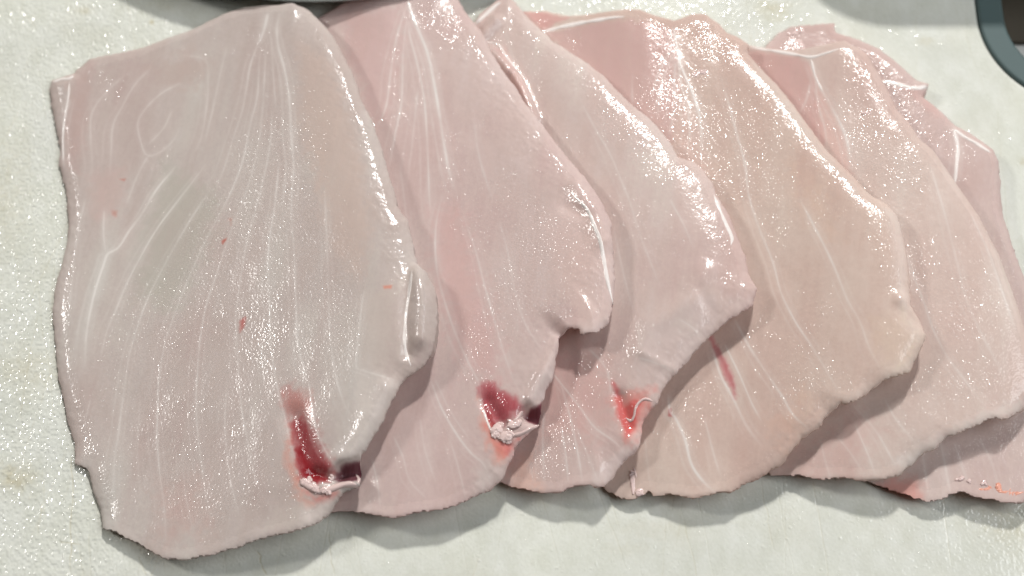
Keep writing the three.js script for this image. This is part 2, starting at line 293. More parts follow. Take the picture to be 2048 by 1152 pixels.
  const draw = (pts, wid, str, arr) => {
    const line = resample(pts, 0.0006).map(toTex), R = wid / TX * 2.2;
    const ph = pts[0][0] * 9000;
    for (let k = 1; k < line.length; k++) {
      const [ax, ay] = line[k - 1], [bx, by] = line[k], t = k / line.length;
      const s = str * (0.72 + 0.5 * fbm(k * 0.06 + ph, S.seed)) * Math.min(1, 0.25 + 9 * t, 0.1 + 5 * (1 - t)), ww = wid / TX * (1 + 0.35 * fbm(k * 0.11, ph));
      for (let y = Math.max(0, Math.floor(Math.min(ay, by) - R)); y <= Math.min(H - 1, Math.ceil(Math.max(ay, by) + R)); y++) for (let x = Math.max(0, Math.floor(Math.min(ax, bx) - R)); x <= Math.min(W - 1, Math.ceil(Math.max(ax, bx) + R)); x++) {
        const ex = bx - ax, ey = by - ay, u = clamp(((x - ax) * ex + (y - ay) * ey) / (ex * ex + ey * ey + 1e-9), 0, 1), d = Math.hypot(ax + ex * u - x, ay + ey * u - y) / ww;
        const v = s * Math.exp(-d * d * 1.4); const q = y * W + x; if (v > arr[q]) arr[q] = v;
      }
    }
  };
  for (const [wd, st, txt] of S.septa) { const pts = pairs(txt).map(([a, b]) => onTop(a, b)); draw(pts, wd * 1.2 * MM, Math.min(0.95, st * 1.35), septa); draw(pts, wd * 3 * MM, st * 0.46, septa);
    const px = pairs(txt); if (Math.hypot(px[0][0] - px[px.length - 1][0], px[0][1] - px[px.length - 1][1]) > 110) for (const [dx, dy, k] of [[-19, 3, 0.42], [13, -2, 0.32]]) draw(px.map(([a, b], n) => onTop(a + dx * (0.55 + 0.45 * n / px.length) + 2.5 * noise(n * 0.7, a), b + dy)), wd * 1.1 * MM, st * k, septa); }
  // fine secondary fibres
  const regions = (S.regions ?? []).map((r) => ({ ...r, poly: r.poly.map(([a, b]) => toTex(onTop(a, b))), soft: r.soft * MM / TX }));  // tissue colours, plus pale margin patches that paint in scattered-light glow
  const regionMask = regions.map((r) => {
    const m = new Float32Array(W * H), s = r.soft; let xa = 1e9, xb = -1e9, ya = 1e9, yb = -1e9;
    for (const [x, y] of r.poly) { xa = Math.min(xa, x); xb = Math.max(xb, x); ya = Math.min(ya, y); yb = Math.max(yb, y); }
    const st = 3;                                                          // coarse evaluation, then spread
    const cw = Math.ceil((xb - xa + 4 * s) / st) + 2, ch = Math.ceil((yb - ya + 4 * s) / st) + 2, cm = new Float32Array(cw * ch);
    for (let j = 0; j < ch; j++) for (let i = 0; i < cw; i++) {
      const x = xa - 2 * s + i * st, y = ya - 2 * s + j * st; let best = 1e9;
      for (let k = 0, l = r.poly.length - 1; k < r.poly.length; l = k++) { const [ax, ay] = r.poly[l], [bx, by] = r.poly[k], ex = bx - ax, ey = by - ay, u = clamp(((x - ax) * ex + (y - ay) * ey) / (ex * ex + ey * ey + 1e-9), 0, 1); best = Math.min(best, Math.hypot(ax + ex * u - x, ay + ey * u - y)); }
      cm[j * cw + i] = smooth(-s, s, (inPoly(r.poly, x, y) ? best : -best) + s * 0.9 * fbm(x * TX * 600, y * TX * 600));
    }
    for (let y = Math.max(0, Math.ceil(ya - 2 * s)); y < Math.min(H, yb + 2 * s); y++) for (let x = Math.max(0, Math.ceil(xa - 2 * s)); x < Math.min(W, xb + 2 * s); x++) {
      const fx = (x - xa + 2 * s) / st, fy = (y - ya + 2 * s) / st, i = Math.floor(fx), j = Math.floor(fy), u = fx - i, v = fy - j, q = j * cw + i;
      if (i < 0 || j < 0 || i >= cw - 1 || j >= ch - 1) continue;
      m[y * W + x] = r.a * ((cm[q] * (1 - u) + cm[q + 1] * u) * (1 - v) + (cm[q + cw] * (1 - u) + cm[q + cw + 1] * u) * v);
    }
    return m;
  });
  const [dots, gloss] = wetDots(S.seed * 7 + 1, W, H, TX, (0.35 + S.wet) * 0.95e6);
  const col = new Uint8Array(W * H * 4), bump = new Float32Array(W * H * 4);
  const [br, bg, bb] = S.color, dir = S.fibre ?? 0.15, cd = Math.cos(dir), sd = Math.sin(dir);
  for (let y = 0; y < H; y++) for (let x = 0; x < W; x++) {
    const q = y * W + x, X = lo[0] + x * TX, Z = lo[1] + y * TX, u = X * cd + Z * sd, v = -X * sd + Z * cd;
    const fib = noise(u * 1500, v * 120) * 0.6 + noise(u * 4200, v * 420) * 0.4, mott = fbm(X * 45 + S.seed, Z * 30), fine = noise(X * 3300, Z * 3300) * 0.5 + noise(X * 1300 + 40, Z * 1300) * 0.5;
    const seg = noise(u * 210 + S.seed, v * 22) + 0.5 * noise(u * 520, v * 45 + 7);
    let r = br + mott * 6 + fib * 1.8 + fine * 3.4 + seg * 1.8, g = bg + mott * 12 + fib * 2.3 + fine * 4.4 + seg * 3.6, b = bb + mott * 11.5 + fib * 2.3 + fine * 4.4 + seg * 3.6;
    for (let k = 0; k < regions.length; k++) { const a = regionMask[k][q]; if (a > 0) { const c = regions[k].color, e = clamp(a * (1 + 0.18 * fib + 0.22 * mott), 0, 1); r = lerp(r, c[0], e); g = lerp(g, c[1], e); b = lerp(b, c[2], e); } }
    const s = Math.min(1, septa[q]);
    col[q * 4] = lerp(lighten(r), 248, s); col[q * 4 + 1] = lerp(lighten(g), 243, s); col[q * 4 + 2] = lerp(lighten(b), 238, s); col[q * 4 + 3] = 255;
    const wet = smooth(-0.25, 0.5, fbm(X * 60 + S.seed * 3, Z * 45) + 0.3 * noise(X * 300, Z * 300) + (S.wet - 1) * 0.5);
    const h = 0.00001 * fbm(X * 300, Z * 300 + S.seed) + (0.000015 + 0.000026 * wet) * (noise(X * 2700, Z * 2400) + 0.25 * noise(X * 5200 + 9, Z * 4700)) + dots[q] + 0.00003 * s;
    bump[q * 4] = 0.5 + h / 0.001; bump[q * 4 + 1] = lerp(lerp(0.2, 0.12, wet), 0.08, gloss[q]); bump[q * 4 + 3] = 1;
  }
  const relief = floatTexture(bump, W, H);
  const mat = new THREE.MeshPhysicalMaterial({ map: byteTexture(col, W, H), roughness: 1, specularIntensity: 0, transmission: 0.4, thickness: 0, ior: 1.4 });
  const filmMat = new THREE.MeshPhysicalMaterial({ color: 0xffffff, transmission: 1, thickness: 0, bumpMap: relief, bumpScale: 0.001, roughnessMap: relief, roughness: 1, ior: 1.45 });
  // 5. meshes, in the slice's own axes
  const cx = (lo[0] + hi[0]) / 2, cz = (lo[1] + hi[1]) / 2, g = group('fish_slice' + (slices.length ? '_' + String(slices.length).padStart(3, '0') : ''), cx, 0, cz);
  const whole = new THREE.BufferGeometry();
  whole.setAttribute('position', new THREE.Float32BufferAttribute(P, 3)); whole.setIndex([...[tris, under].flat()]); whole.computeVertexNormals();
  const piece = (idx) => {
    const map = new Map(), p = [], n = [], uv = [], I = new Array(idx.length), N = whole.attributes.normal;
    idx.forEach((v, k) => { let m = map.get(v); if (m === undefined) { m = p.length / 3; map.set(v, m); const x = P[v * 3], z = P[v * 3 + 2]; p.push(x - cx, P[v * 3 + 1], z - cz); n.push(N.getX(v), N.getY(v), N.getZ(v)); uv.push((x - lo[0]) / (W * TX), (z - lo[1]) / (H * TX)); } I[k] = m; });
    const e = new THREE.BufferGeometry(); e.setAttribute('position', new THREE.Float32BufferAttribute(p, 3)); e.setAttribute('normal', new THREE.Float32BufferAttribute(n, 3)); e.setAttribute('uv', new THREE.Float32BufferAttribute(uv, 2)); e.setIndex(I); return e;
  };
  mesh('flesh', piece(flesh.concat(under)), mat, g);
  if (blood.length) mesh('blood_line', piece(blood), mat, g).userData.label = S.bloodLabel;
  const film = mesh('moisture_film', piece(tris.filter((v, k) => { const b = k - k % 3; return [0, 1, 2].every((n) => sampleGrid(f.d, P[tris[b + n] * 3], P[tris[b + n] * 3 + 2]) > 0.0028); })), filmMat, g); film.position.y = 0.00015; film.userData.label = 'clear wet film over the cut face';
  for (const m of S.membranes ?? []) { const e = strip(pairs(m.at).map(([a, b]) => onTop(a, b)), m.w * MM, m.h * (m.name ? 0.5 : 0.22) * MM, heightAt, S.seed + m.w); e.translate(-cx, 0, -cz); const o = mesh(m.name ?? 'membrane', e, m.name === 'membrane_scrap' ? scrapMat : membraneMat, g); if (m.label) o.userData.label = m.label; }
  for (const m of S.lumps ?? []) {
    const rl = rng(S.seed * 31 + 7), parts = [];
    m.at.forEach(([a, b, rx, rz, turn = 0], k) => { for (let n = 0; n < 4; n++) {
      const f = n ? 0.35 + 0.25 * rl() : 0.85, [x, z] = onTop(a + (n ? (rl() - 0.5) * 1.7 * rx : 0), b + (n ? (rl() - 0.5) * 1.7 * rz : 0)), w = rx * f * MM, d = rz * f * MM;
      parts.push(lump(x - cx, heightAt(x, z) + (m.lift ?? 0.1) * w * 0.6, z - cz, w, Math.min(w, d) * (m.flat ?? 0.6) * 0.75, d, turn + (n ? rl() * 3 : 0), k * 5 + n + S.seed));
    } });
    const o = mesh(m.name, mergeGeometries(parts), m.mat, g); o.userData.label = m.label;
  }
  tag(g, S.label, 'fish slice', 'raw fish slices fanned out on the board');
  for (let q = 0; q < pile.length; q++) if (cutD[q] > -0.0004 && top[q] > 0) pile[q] = Math.max(pile[q], top[q]);
  slices.push(g);
  console.log(g.name, P.length / 3, W, H);
  return { heightAt, onTop };
}
const orangeMat = new THREE.MeshPhysicalMaterial({ color: rgb(206, 146, 126), roughness: 0.25, ior: 1.4 });
const RED = [168, 70, 72], STAIN = [206, 118, 104], PINK = [203, 158, 151];
const SLICES = [
  { // sixth, lowest: only its far corner, right border and front edge show
    seed: 6, hidden: [1560, 1650], color: [199, 182, 176], x0: 0.08, x1: 0.15, thick: [0.004, 0.006], bevelRight: 0.003, bevelLeft: 0.026, bevelFront: 0.0004, ragged: 0.0005, wet: 0.5, drape: 8,
    label: 'raw fish slice lowest in the fan, touching the board beside the handle slot',
    outline: pairs('1532,94 1556,69 1577,56 1608,52 1667,49 1671,68 1713,83 1758,104 1796,135 1831,167 1858,174 1844,201 1879,229 1907,257 1938,274 1983,306 1994,330 1997,382 2001,432 2028,519 2060,600 2090,700 2100,850 2090,980 2048,1005 2029,1012 1990,1004 1959,998 1921,985 1883,1000 1844,1004 1810,992 1775,978 1740,966 1650,900 1640,500 1600,250 1520,150'),
    septa: [[4, .8, '1907,257 1916,295 1912,340 1907,378'], [3, .4, '1844,900 1850,940 1856,985'], [3, .35, '1910,890 1920,920 1935,965'], [3, .3, '1880,880 1890,930 1900,985'], [3, .3, '1960,880 1985,930 2000,990']],
    regions: [{ poly: pairs('1530,95 1577,56 1667,49 1790,130 1840,175 1910,262 1916,300 1912,400 1700,400 1560,200'), color: [192, 168, 163], a: 0.45, soft: 15.6 }, { poly: pairs('1740,966 1775,955 1840,960 1850,1005 1800,990'), color: [203, 142, 132], a: 0.60, soft: 20.0 }, { poly: pairs('1790,165 1850,178 1900,250 1860,225'), color: [200, 164, 158], a: 0.38, soft: 10.4 }],
    membranes: [{ w: 6, h: 5, at: '1758,162 1780,165 1800,170 1830,176 1856,175', label: 'white torn membrane along the upper border' }, { w: 5, h: 5, at: '1908,258 1930,274 1955,288 1982,306' }, { w: 5, h: 4, at: '1907,259 1915,290 1913,330 1909,372' }],
    lumps: [{ name: 'tissue_shred', mat: orangeMat, label: 'orange shreds of tissue on the front edge', at: [[1975, 978, 12, 4, .1], [1998, 974, 7, 9, .2], [2014, 984, 16, 4, 0], [2040, 986, 14, 4, 0]], lift: -0.1, flat: 0.4 }, { name: 'membrane_scrap', mat: scrapMat, label: 'small white shreds on the front edge', at: [[1921, 958, 8, 4, .6], [1938, 962, 5, 4, .2], [1966, 966, 7, 4, .8]], lift: 0.3 }, { name: 'membrane_scrap', mat: scrapMat, label: 'white shred on the far corner', at: [[1590, 66, 12, 6, .4], [1604, 60, 9, 5, .8], [1600, 88, 7, 14, .2]], lift: 0.0, flat: 0.35 }],
  },
  { // fifth
    seed: 5, hidden: [1440, 1460], color: [200, 182, 174], x0: 0.055, x1: 0.13, thick: [0.0065, 0.008], bevelRight: 0.006, bevelLeft: 0.028, bevelFront: 0.0004, ragged: 0.00045, wet: 1.0,
    label: 'raw fish slice lying on the lowest slice, deep pink at its upper corner',
    outline: pairs('1483,89 1542,101 1591,108 1643,102 1681,95 1716,104 1737,122 1744,139 1758,163 1775,194 1792,229 1817,257 1834,285 1862,309 1886,344 1907,375 1952,439 1994,519 2032,623 2046,668 2062,740 2068,790 2048,821 2028,832 2008,840 1983,837 1959,851 1921,866 1890,879 1869,901 1844,910 1824,932 1803,950 1765,962 1730,962 1671,958 1643,962 1598,952 1570,953 1539,952 1450,800 1450,500 1440,250 1440,110'),
    septa: [[3.5, .85, '1622,122 1629,149 1640,174 1667,222 1688,264 1699,306 1702,340'], [2.5, .5, '1630,150 1636,208 1650,260 1654,306'], [2.5, .4, '1620,170 1612,200 1600,225'], [3, .4, '1860,330 1890,430 1917,536 1931,595 1963,668 1987,713 2008,755'], [3, .4, '1800,480 1848,606 1869,665 1897,717 1931,762 1966,808'], [2.5, .35, '1770,800 1792,839 1834,891'], [2.5, .35, '1671,870 1695,898 1723,940'], [2.5, .35, '1710,850 1737,912 1751,950'], [2.5, .35, '1706,811 1750,860 1790,930'], [2.5, .3, '1640,880 1650,920 1660,955'], [3, .45, '1940,425 1975,500 2010,600 2030,660'], [2.5, .3, '1790,440 1810,520 1830,580']],
    regions: [{ poly: pairs('1495,100 1590,112 1618,122 1628,150 1640,190 1648,260 1650,320 1600,260 1540,180 1490,130'), color: [197, 157, 152], a: 0.52, soft: 7.8 }, { poly: pairs('1620,130 1690,270 1702,345 1680,360 1640,250'), color: [214, 178, 170], a: 0.45, soft: 10.4 }, { poly: pairs('1780,930 1860,880 1960,830 2046,800 2040,828 1960,850 1880,885 1820,935'), color: [206, 199, 194], a: 0.50, soft: 13.6 }, { poly: pairs('1560,950 1640,870 1700,815 1760,850 1700,955'), color: [195, 158, 152], a: 0.34, soft: 44.2 }],  // the pale front-margin patch paints in glow of light scattered in the edge
    membranes: [{ w: 5, h: 5, at: '1500,94 1545,101 1590,109 1622,114 1650,107 1680,97' }, { w: 3, h: 3, at: '1622,118 1630,150 1645,182' }],
    lumps: [{ name: 'membrane_scrap', mat: scrapMat, label: 'tiny white scrap by the upper border', at: [[1732, 226, 12, 4, .1]], lift: 0, flat: 0.5 }],
  },
  { // fourth
    seed: 4, hidden: [1060, 1150], color: [200, 182, 172], x0: 0.02, x1: 0.10, thick: [0.0065, 0.0085], bevelRight: 0.007, bevelLeft: 0.028, bevelFront: 0.0004, ragged: 0.00045, wet: 1.5, rough: 0.32,
    label: 'peach raw fish slice with a thin red streak and a pink upper triangle',
    outline: pairs('1046,23 1094,24 1136,35 1164,36 1247,31 1278,31 1324,45 1344,54 1362,49 1379,42 1410,41 1435,56 1452,75 1473,83 1497,99 1494,118 1529,156 1556,184 1584,219 1619,267 1650,309 1681,340 1706,365 1726,389 1740,401 1772,418 1789,439 1799,467 1810,519 1815,574 1817,623 1834,651 1846,679 1843,699 1831,724 1817,748 1782,758 1761,768 1716,804 1695,809 1681,809 1660,827 1643,851 1626,867 1605,880 1584,908 1556,936 1529,952 1497,967 1463,985 1417,992 1386,997 1348,993 1334,990 1306,992 1299,985 1278,995 1258,1002 1233,995 1209,978 1150,900 1150,600 1150,350 1080,150 1030,60'),
    septa: [[4, .85, '1348,59 1355,101 1365,139 1383,181 1397,222 1403,278 1400,323'], [3, .75, '1355,104 1362,167 1376,222 1379,271 1372,306'], [2.5, .6, '1351,122 1348,174 1348,222 1337,271'], [2, .45, '1344,94 1330,120 1313,156 1300,200'], [2, .4, '1346,105 1325,160 1308,222'], [2, .35, '1265,149 1264,180 1265,208'], [2, .3, '1335,130 1318,200 1315,240'], [2.5, .5, '1442,156 1459,215 1476,278 1490,330 1497,389 1518,456 1546,526 1563,588 1591,644 1619,686 1647,731 1671,772 1688,800'], [2.5, .45, '1600,400 1626,449 1650,495 1671,540 1695,600 1720,644 1737,692 1765,748'], [3, .5, '1470,640 1494,686 1525,734 1553,776 1563,790 1588,832 1619,860'], [3, .55, '1425,700 1442,752 1466,797 1494,853 1522,891'], [2.5, .5, '1450,690 1480,752 1504,808 1525,846'], [3.5, .7, '1336,790 1341,826 1348,832 1369,877 1383,929 1404,960 1428,983'], [2, .3, '1290,880 1295,930 1300,970'], [2.5, .3, '1410,840 1425,900 1440,950'], [2, .3, '1655,120 1690,200']],
    regions: [{ poly: pairs('1085,66 1150,52 1250,38 1325,50 1346,64 1353,100 1358,150 1350,230 1340,300 1270,230 1180,140'), color: [196, 162, 159], a: 0.56, soft: 9.1 }, { poly: pairs('1040,20 1095,24 1136,36 1085,60'), color: [198, 150, 146], a: 0.60, soft: 6.5 }, { poly: pairs('1355,150 1402,250 1405,330 1470,480 1400,480 1340,300'), color: [203, 172, 164], a: 0.38, soft: 23.4 }, { poly: pairs('1413,670 1424,672 1445,710 1462,745 1476,790 1468,796 1456,765 1438,725'), color: [180, 104, 108], a: 0.75, soft: 6.0 }, { poly: pairs('1336,818 1342,816 1343,832 1337,832'), color: RED, a: 0.8, soft: 2 }, { poly: pairs('1590,330 1640,380 1660,470 1620,420'), color: [210, 182, 164], a: 0.30, soft: 46.8 }, { poly: pairs('1545,840 1600,800 1625,850 1570,900'), color: [212, 176, 156], a: 0.34, soft: 39.0 }, { poly: pairs('1600,875 1690,800 1780,745 1835,715 1770,765 1690,812 1640,855'), color: [206, 196, 188], a: 0.50, soft: 11.9 }, { poly: pairs('1770,420 1800,440 1818,620 1846,680 1830,690 1795,620 1785,500'), color: [208, 197, 190], a: 0.50, soft: 11.9 }, { poly: pairs('1500,110 1540,150 1640,290 1720,390 1700,390 1600,270 1510,150'), color: [202, 192, 184], a: 0.60, soft: 13.6 }, { poly: pairs('1740,640 1800,625 1838,680 1800,735 1760,720'), color: [208, 190, 172], a: 0.40, soft: 22.0 }],  // pale bands along right and lower margins: edge glow put into the colour
    ridges: [{ pts: pairs('1790,620 1835,655 1845,690'), sigma: 0.0022, amp: 0.0012 }],
    membranes: [{ w: 6, h: 6, at: '1078,66 1126,53 1178,43 1220,36 1250,33', label: 'white membrane edging the pink triangle' }, { w: 3.2, h: 3, at: '1347,58 1353,90 1361,128 1374,160 1386,188 1397,222' }],
    lumps: [{ name: 'membrane_scrap', mat: scrapMat, label: 'small white scrap stuck to the flesh', at: [[1394, 148, 14, 7, .15], [1412, 144, 16, 7, .15]], lift: -0.15, flat: 0.5 }, { name: 'membrane_scrap', mat: scrapMat, label: 'white shred on the front edge', at: [[1266, 965, 6, 26, .05], [1280, 985, 10, 8, .4]], lift: 0, flat: 0.4 }],
  },
  { // third
    seed: 3, hidden: [900, 900], color: [199, 181, 175], x0: -0.02, x1: 0.06, thick: [0.0065, 0.009], bevelRight: 0.012, bevelLeft: 0.028, bevelFront: 0.0004, ragged: 0.0004, wet: 1.5,
    label: 'raw fish slice with folded upper corner and white curl in a red spot',
    outline: pairs('949,45 962,28 994,5 1021,-2 1028,7 1039,19 1053,38 1081,66 1108,92 1143,115 1174,135 1206,160 1233,189 1268,222 1303,250 1337,292 1355,323 1386,333 1403,347 1421,372 1431,399 1438,411 1456,439 1466,467 1487,519 1494,554 1512,588 1502,618 1469,637 1442,658 1414,682 1386,713 1355,748 1337,766 1325,785 1316,807 1300,826 1287,847 1284,863 1281,900 1268,908 1247,926 1226,960 1209,974 1192,977 1185,971 1143,976 1122,988 1074,986 1039,979 1011,972 930,930 880,700 880,300 930,80'),
    septa: [[2.5, .35, '1160,200 1192,260 1219,306 1244,365 1258,399 1278,463 1299,519 1324,581'], [2.5, .35, '1341,401 1369,453 1386,495'], [2.5, .35, '1275,640 1278,692 1265,740'], [2.5, .45, '1100,740 1157,811 1188,853 1233,887 1247,905'], [2.5, .4, '1120,760 1143,846 1160,933 1165,970'], [2.5, .4, '1122,853 1130,900 1136,960'], [2.5, .4, '1088,821 1085,880 1088,960'], [2, .3, '1060,926 1066,960'], [2.5, .45, '1180,700 1200,720 1215,745 1222,790'], [2.5, .4, '1280,716 1310,725 1352,748'], [2, .3, '1362,640 1385,655 1398,673'], [2.5, .3, '1105,260 1130,330 1150,380'], [2.5, .3, '1230,470 1250,560 1265,620'], [2.5, .3, '1010,60 1030,130 1060,200'], [2, .3, '1150,850 1175,910 1195,960']],
    regions: [{ poly: pairs('1278,655 1340,640 1400,590 1450,590 1500,600 1440,650 1380,710 1330,770 1290,790 1262,770 1278,700'), color: [204, 192, 187], a: 0.35, soft: 11.9 }, { poly: pairs('1180,960 1225,905 1284,888 1262,912 1225,960 1195,976'), color: [206, 197, 193], a: 0.50, soft: 10.2 }, { poly: pairs('1226,765 1252,808 1272,800 1282,806 1276,836 1264,868 1254,872 1238,832'), color: [188, 66, 70], a: 0.85, soft: 7.0 }, { poly: pairs('1222,790 1250,880 1262,885 1300,815 1290,790 1310,780'), color: [214, 122, 112], a: 0.55, soft: 14.0 }, { poly: pairs('985,90 1010,100 1055,170 1065,230 1030,190'), color: [214, 174, 168], a: 0.41, soft: 15.6 }, { poly: pairs('1060,700 1180,690 1240,780 1180,880 1080,870'), color: [200, 156, 150], a: 0.38, soft: 39.0 }, { poly: pairs('1015,950 1050,900 1080,975 1040,980'), color: [214, 168, 150], a: 0.38, soft: 20.8 }],  // pale side facet and front margin: whitening by scattered light, painted in
    ridges: [{ pts: pairs('978,72 1010,110 1040,160 1066,225'), sigma: 0.002, amp: 0.0022 }, { pts: pairs('1018,130 1038,180 1058,240'), sigma: 0.0011, amp: -0.0014 }, { pts: pairs('955,50 990,14'), sigma: 0.002, amp: 0.0022 }, { pts: pairs('1240,790 1262,850'), sigma: 0.0016, amp: -0.0012 }, { pts: pairs('1405,560 1380,610 1300,660 1285,700'), sigma: 0.003, amp: 0.0007 }, { pts: pairs('1395,590 1420,640 1412,680'), sigma: 0.0018, amp: -0.0003 }, { pts: pairs('1285,712 1352,746'), sigma: 0.0012, amp: 0.0003 }],
    membranes: [{ w: 6, h: 6, at: '950,48 968,32 990,12 1002,4', label: 'pale rolled border of the folded corner' }, { name: 'membrane_scrap', w: 4, h: 3.5, at: '1252,836 1262,842 1268,832 1271,816 1279,804 1290,798 1306,803', label: 'white curl lying in the red spot' }, { w: 5, h: 5, at: '1428,390 1440,420 1452,448 1464,476 1462,490', label: 'thin white membrane on the right border' }, { w: 3, h: 3, at: '975,84 995,88 1012,112 1034,140' }],
    blood: pairs('1226,765 1252,808 1272,800 1282,806 1276,836 1264,872 1252,874 1238,832'), bloodLabel: 'bright red blood spot near the front edge',
  },
  { // second
    seed: 2, hidden: [545, 545], color: [199, 181, 176], x0: -0.065, x1: 0.02, thick: [0.0065, 0.009], bevelRight: 0.014, bevelLeft: 0.028, bevelFront: 0.0004, ragged: 0.0004, wet: 1.2,
    label: 'raw fish slice with notched side and lumpy white scrap on its blood line',
    outline: pairs('639,38 674,21 681,16 715,3 760,-14 830,-18 890,-12 910,0 924,21 937,42 965,73 979,104 996,135 1014,163 1031,184 1048,212 1091,267 1133,323 1167,361 1195,399 1209,425 1222,456 1225,519 1229,574 1226,616 1219,647 1195,668 1164,673 1157,660 1140,660 1122,675 1114,713 1108,748 1106,764 1090,790 1084,812 1083,826 1080,849 1056,874 1031,898 1024,922 1012,946 1007,962 979,981 931,1007 896,1019 851,1026 819,1030 788,1038 764,1035 740,1030 722,1026 694,1025 667,1026 585,1000 535,700 535,300 585,60'),
    septa: [[2.5, .55, '814,5 809,21 792,80 781,146 771,215 753,257'], [2.5, .45, '814,31 806,104 802,208 788,278 779,330'], [2.5, .5, '815,40 819,69 833,122 847,191 854,278 858,382 862,450'], [4, .85, '816,5 818,16 833,52 854,104 868,167 878,226 889,295 899,347 913,385'], [2.5, .35, '835,180 825,280 815,360'], [2.5, .3, '948,243 958,312 985,400'], [3, .5, '885,387 872,449 873,536 889,602 910,665 934,720 958,769 962,800'], [2.5, .4, '927,432 951,502 969,571 986,630 1010,713 1031,769 1040,790'], [2.5, .4, '1000,443 1017,512 1031,588 1052,651 1083,699'], [2.5, .45, '861,759 882,814 917,874 944,908 965,926 980,960'], [2.5, .35, '788,874 806,915 819,960 851,995'], [2.5, .3, '840,839 850,900 870,960'], [2.5, .3, '900,880 915,930 930,990'], [2.5, .3, '745,920 755,970 760,1010'], [2.5, .3, '870,760 905,830 940,880'], [2.5, .35, '700,130 708,200 720,260'], [2.5, .3, '800,330 820,480 850,620']],
    regions: [{ poly: pairs('1118,690 1158,655 1222,640 1195,668 1122,690 1108,750 1072,806 1052,806 1070,770'), color: [206, 196, 191], a: 0.50, soft: 11.9 }, { poly: pairs('950,940 1000,905 1026,900 1010,955 960,988'), color: [204, 196, 190], a: 0.50, soft: 11.9 }, { poly: pairs('1085,420 1140,390 1215,470 1222,610 1170,650 1110,560'), color: [210, 190, 183], a: 0.50, soft: 14.0 }, { poly: pairs('960,770 985,765 1030,800 1045,812 1022,838 1000,845 985,852 970,825'), color: [164, 70, 78], a: 0.80, soft: 11.0 }, { poly: pairs('966,800 978,820 990,850 984,860 972,835'), color: [128, 34, 42], a: 0.90, soft: 4.0 }, { poly: pairs('970,850 985,885 1000,912 1020,915 1030,885 1060,868 1030,880 990,880'), color: [204, 108, 102], a: 0.70, soft: 9.0 }, { poly: pairs('955,800 975,880 995,925 1015,925 985,850'), color: [219, 150, 134], a: 0.60, soft: 12.0 }, { poly: pairs('690,30 810,10 800,110 780,230 750,250 700,130'), color: [198, 164, 160], a: 0.38, soft: 20.8 }, { poly: pairs('870,430 920,420 1000,700 1010,780 940,740 880,600'), color: [204, 166, 162], a: 0.41, soft: 32.5 }, { poly: pairs('1048,836 1060,820 1086,806 1088,848 1058,846'), color: [108, 62, 68], a: 0.95, soft: 4.0 }],  // white tip is tissue; pale side and front patches paint in edge glow
    ridges: [{ pts: pairs('975,800 1000,845'), sigma: 0.002, amp: -0.0013 }, { pts: pairs('1055,830 1080,838'), sigma: 0.0018, amp: -0.004 }, { pts: pairs('1150,390 1180,440 1205,500'), sigma: 0.0028, amp: 0.0012 }, { pts: pairs('1130,430 1165,450 1180,455'), sigma: 0.0018, amp: -0.0004 }, { pts: pairs('1060,800 1100,730 1115,690'), sigma: 0.0016, amp: 0.0012 }],
    membranes: [{ w: 5, h: 4, at: '1146,390 1162,405 1178,425 1188,450 1200,480 1208,520 1215,560 1226,608', label: 'white membrane on the stepped side' }, { w: 5, h: 4, at: '816,2 822,24 834,54' }, { name: 'membrane_scrap', w: 4, h: 5, at: '1026,845 1036,835 1046,822' }, { name: 'membrane_scrap', w: 5, h: 5, at: '1025,872 1045,866 1062,856 1078,850' }, { w: 3, h: 3, at: '966,818 974,842 982,862' }],
    lumps: [{ name: 'membrane_scrap', mat: scrapMat, label: 'lumpy white scrap over the blood line', at: [[995, 862, 13, 15, .2], [1012, 874, 14, 12, .4], [1028, 851, 14, 8, .2], [1003, 850, 8, 7, 0], [1020, 866, 8, 8, 0]], lift: 0.25, flat: 0.6 }],
    blood: pairs('960,768 985,763 1032,800 1048,812 1026,838 1000,848 986,856 968,826'), bloodLabel: 'dark red blood line',
  },
  { // first, on top of the fan
    seed: 1, color: [189, 178, 172], x0: -0.115, x1: -0.05, thick: [0.0026, 0.0095], bevelRight: 0.013, bevelLeft: 0.006, bevelFront: 0.0004, lipLeft: 0.14, ragged: 0.0004, wet: 0.5,
    label: 'broad raw fish slice uppermost in the fan, fully exposed, with many pale curved seams',
    outline: pairs('104,163 149,149 153,142 180,121 222,113 278,101 330,82 375,68 417,49 451,36 493,26 535,25 562,26 587,22 611,26 621,31 639,49 663,75 680,104 708,156 727,212 750,257 767,312 778,351 788,382 799,425 819,453 831,512 836,535 861,564 876,602 877,658 868,713 854,732 812,762 802,773 778,821 766,850 743,884 726,915 724,943 722,974 690,988 674,1009 660,1030 646,1044 618,1058 587,1066 535,1078 500,1089 465,1101 417,1113 365,1123 323,1117 292,1099 271,1085 233,1068 205,1057 201,1019 187,985 174,940 149,929 149,891 135,842 127,804 117,755 111,692 104,623 111,574 125,526 135,484 137,442 134,401 128,365 118,330 120,295 111,250 104,215 99,180'),
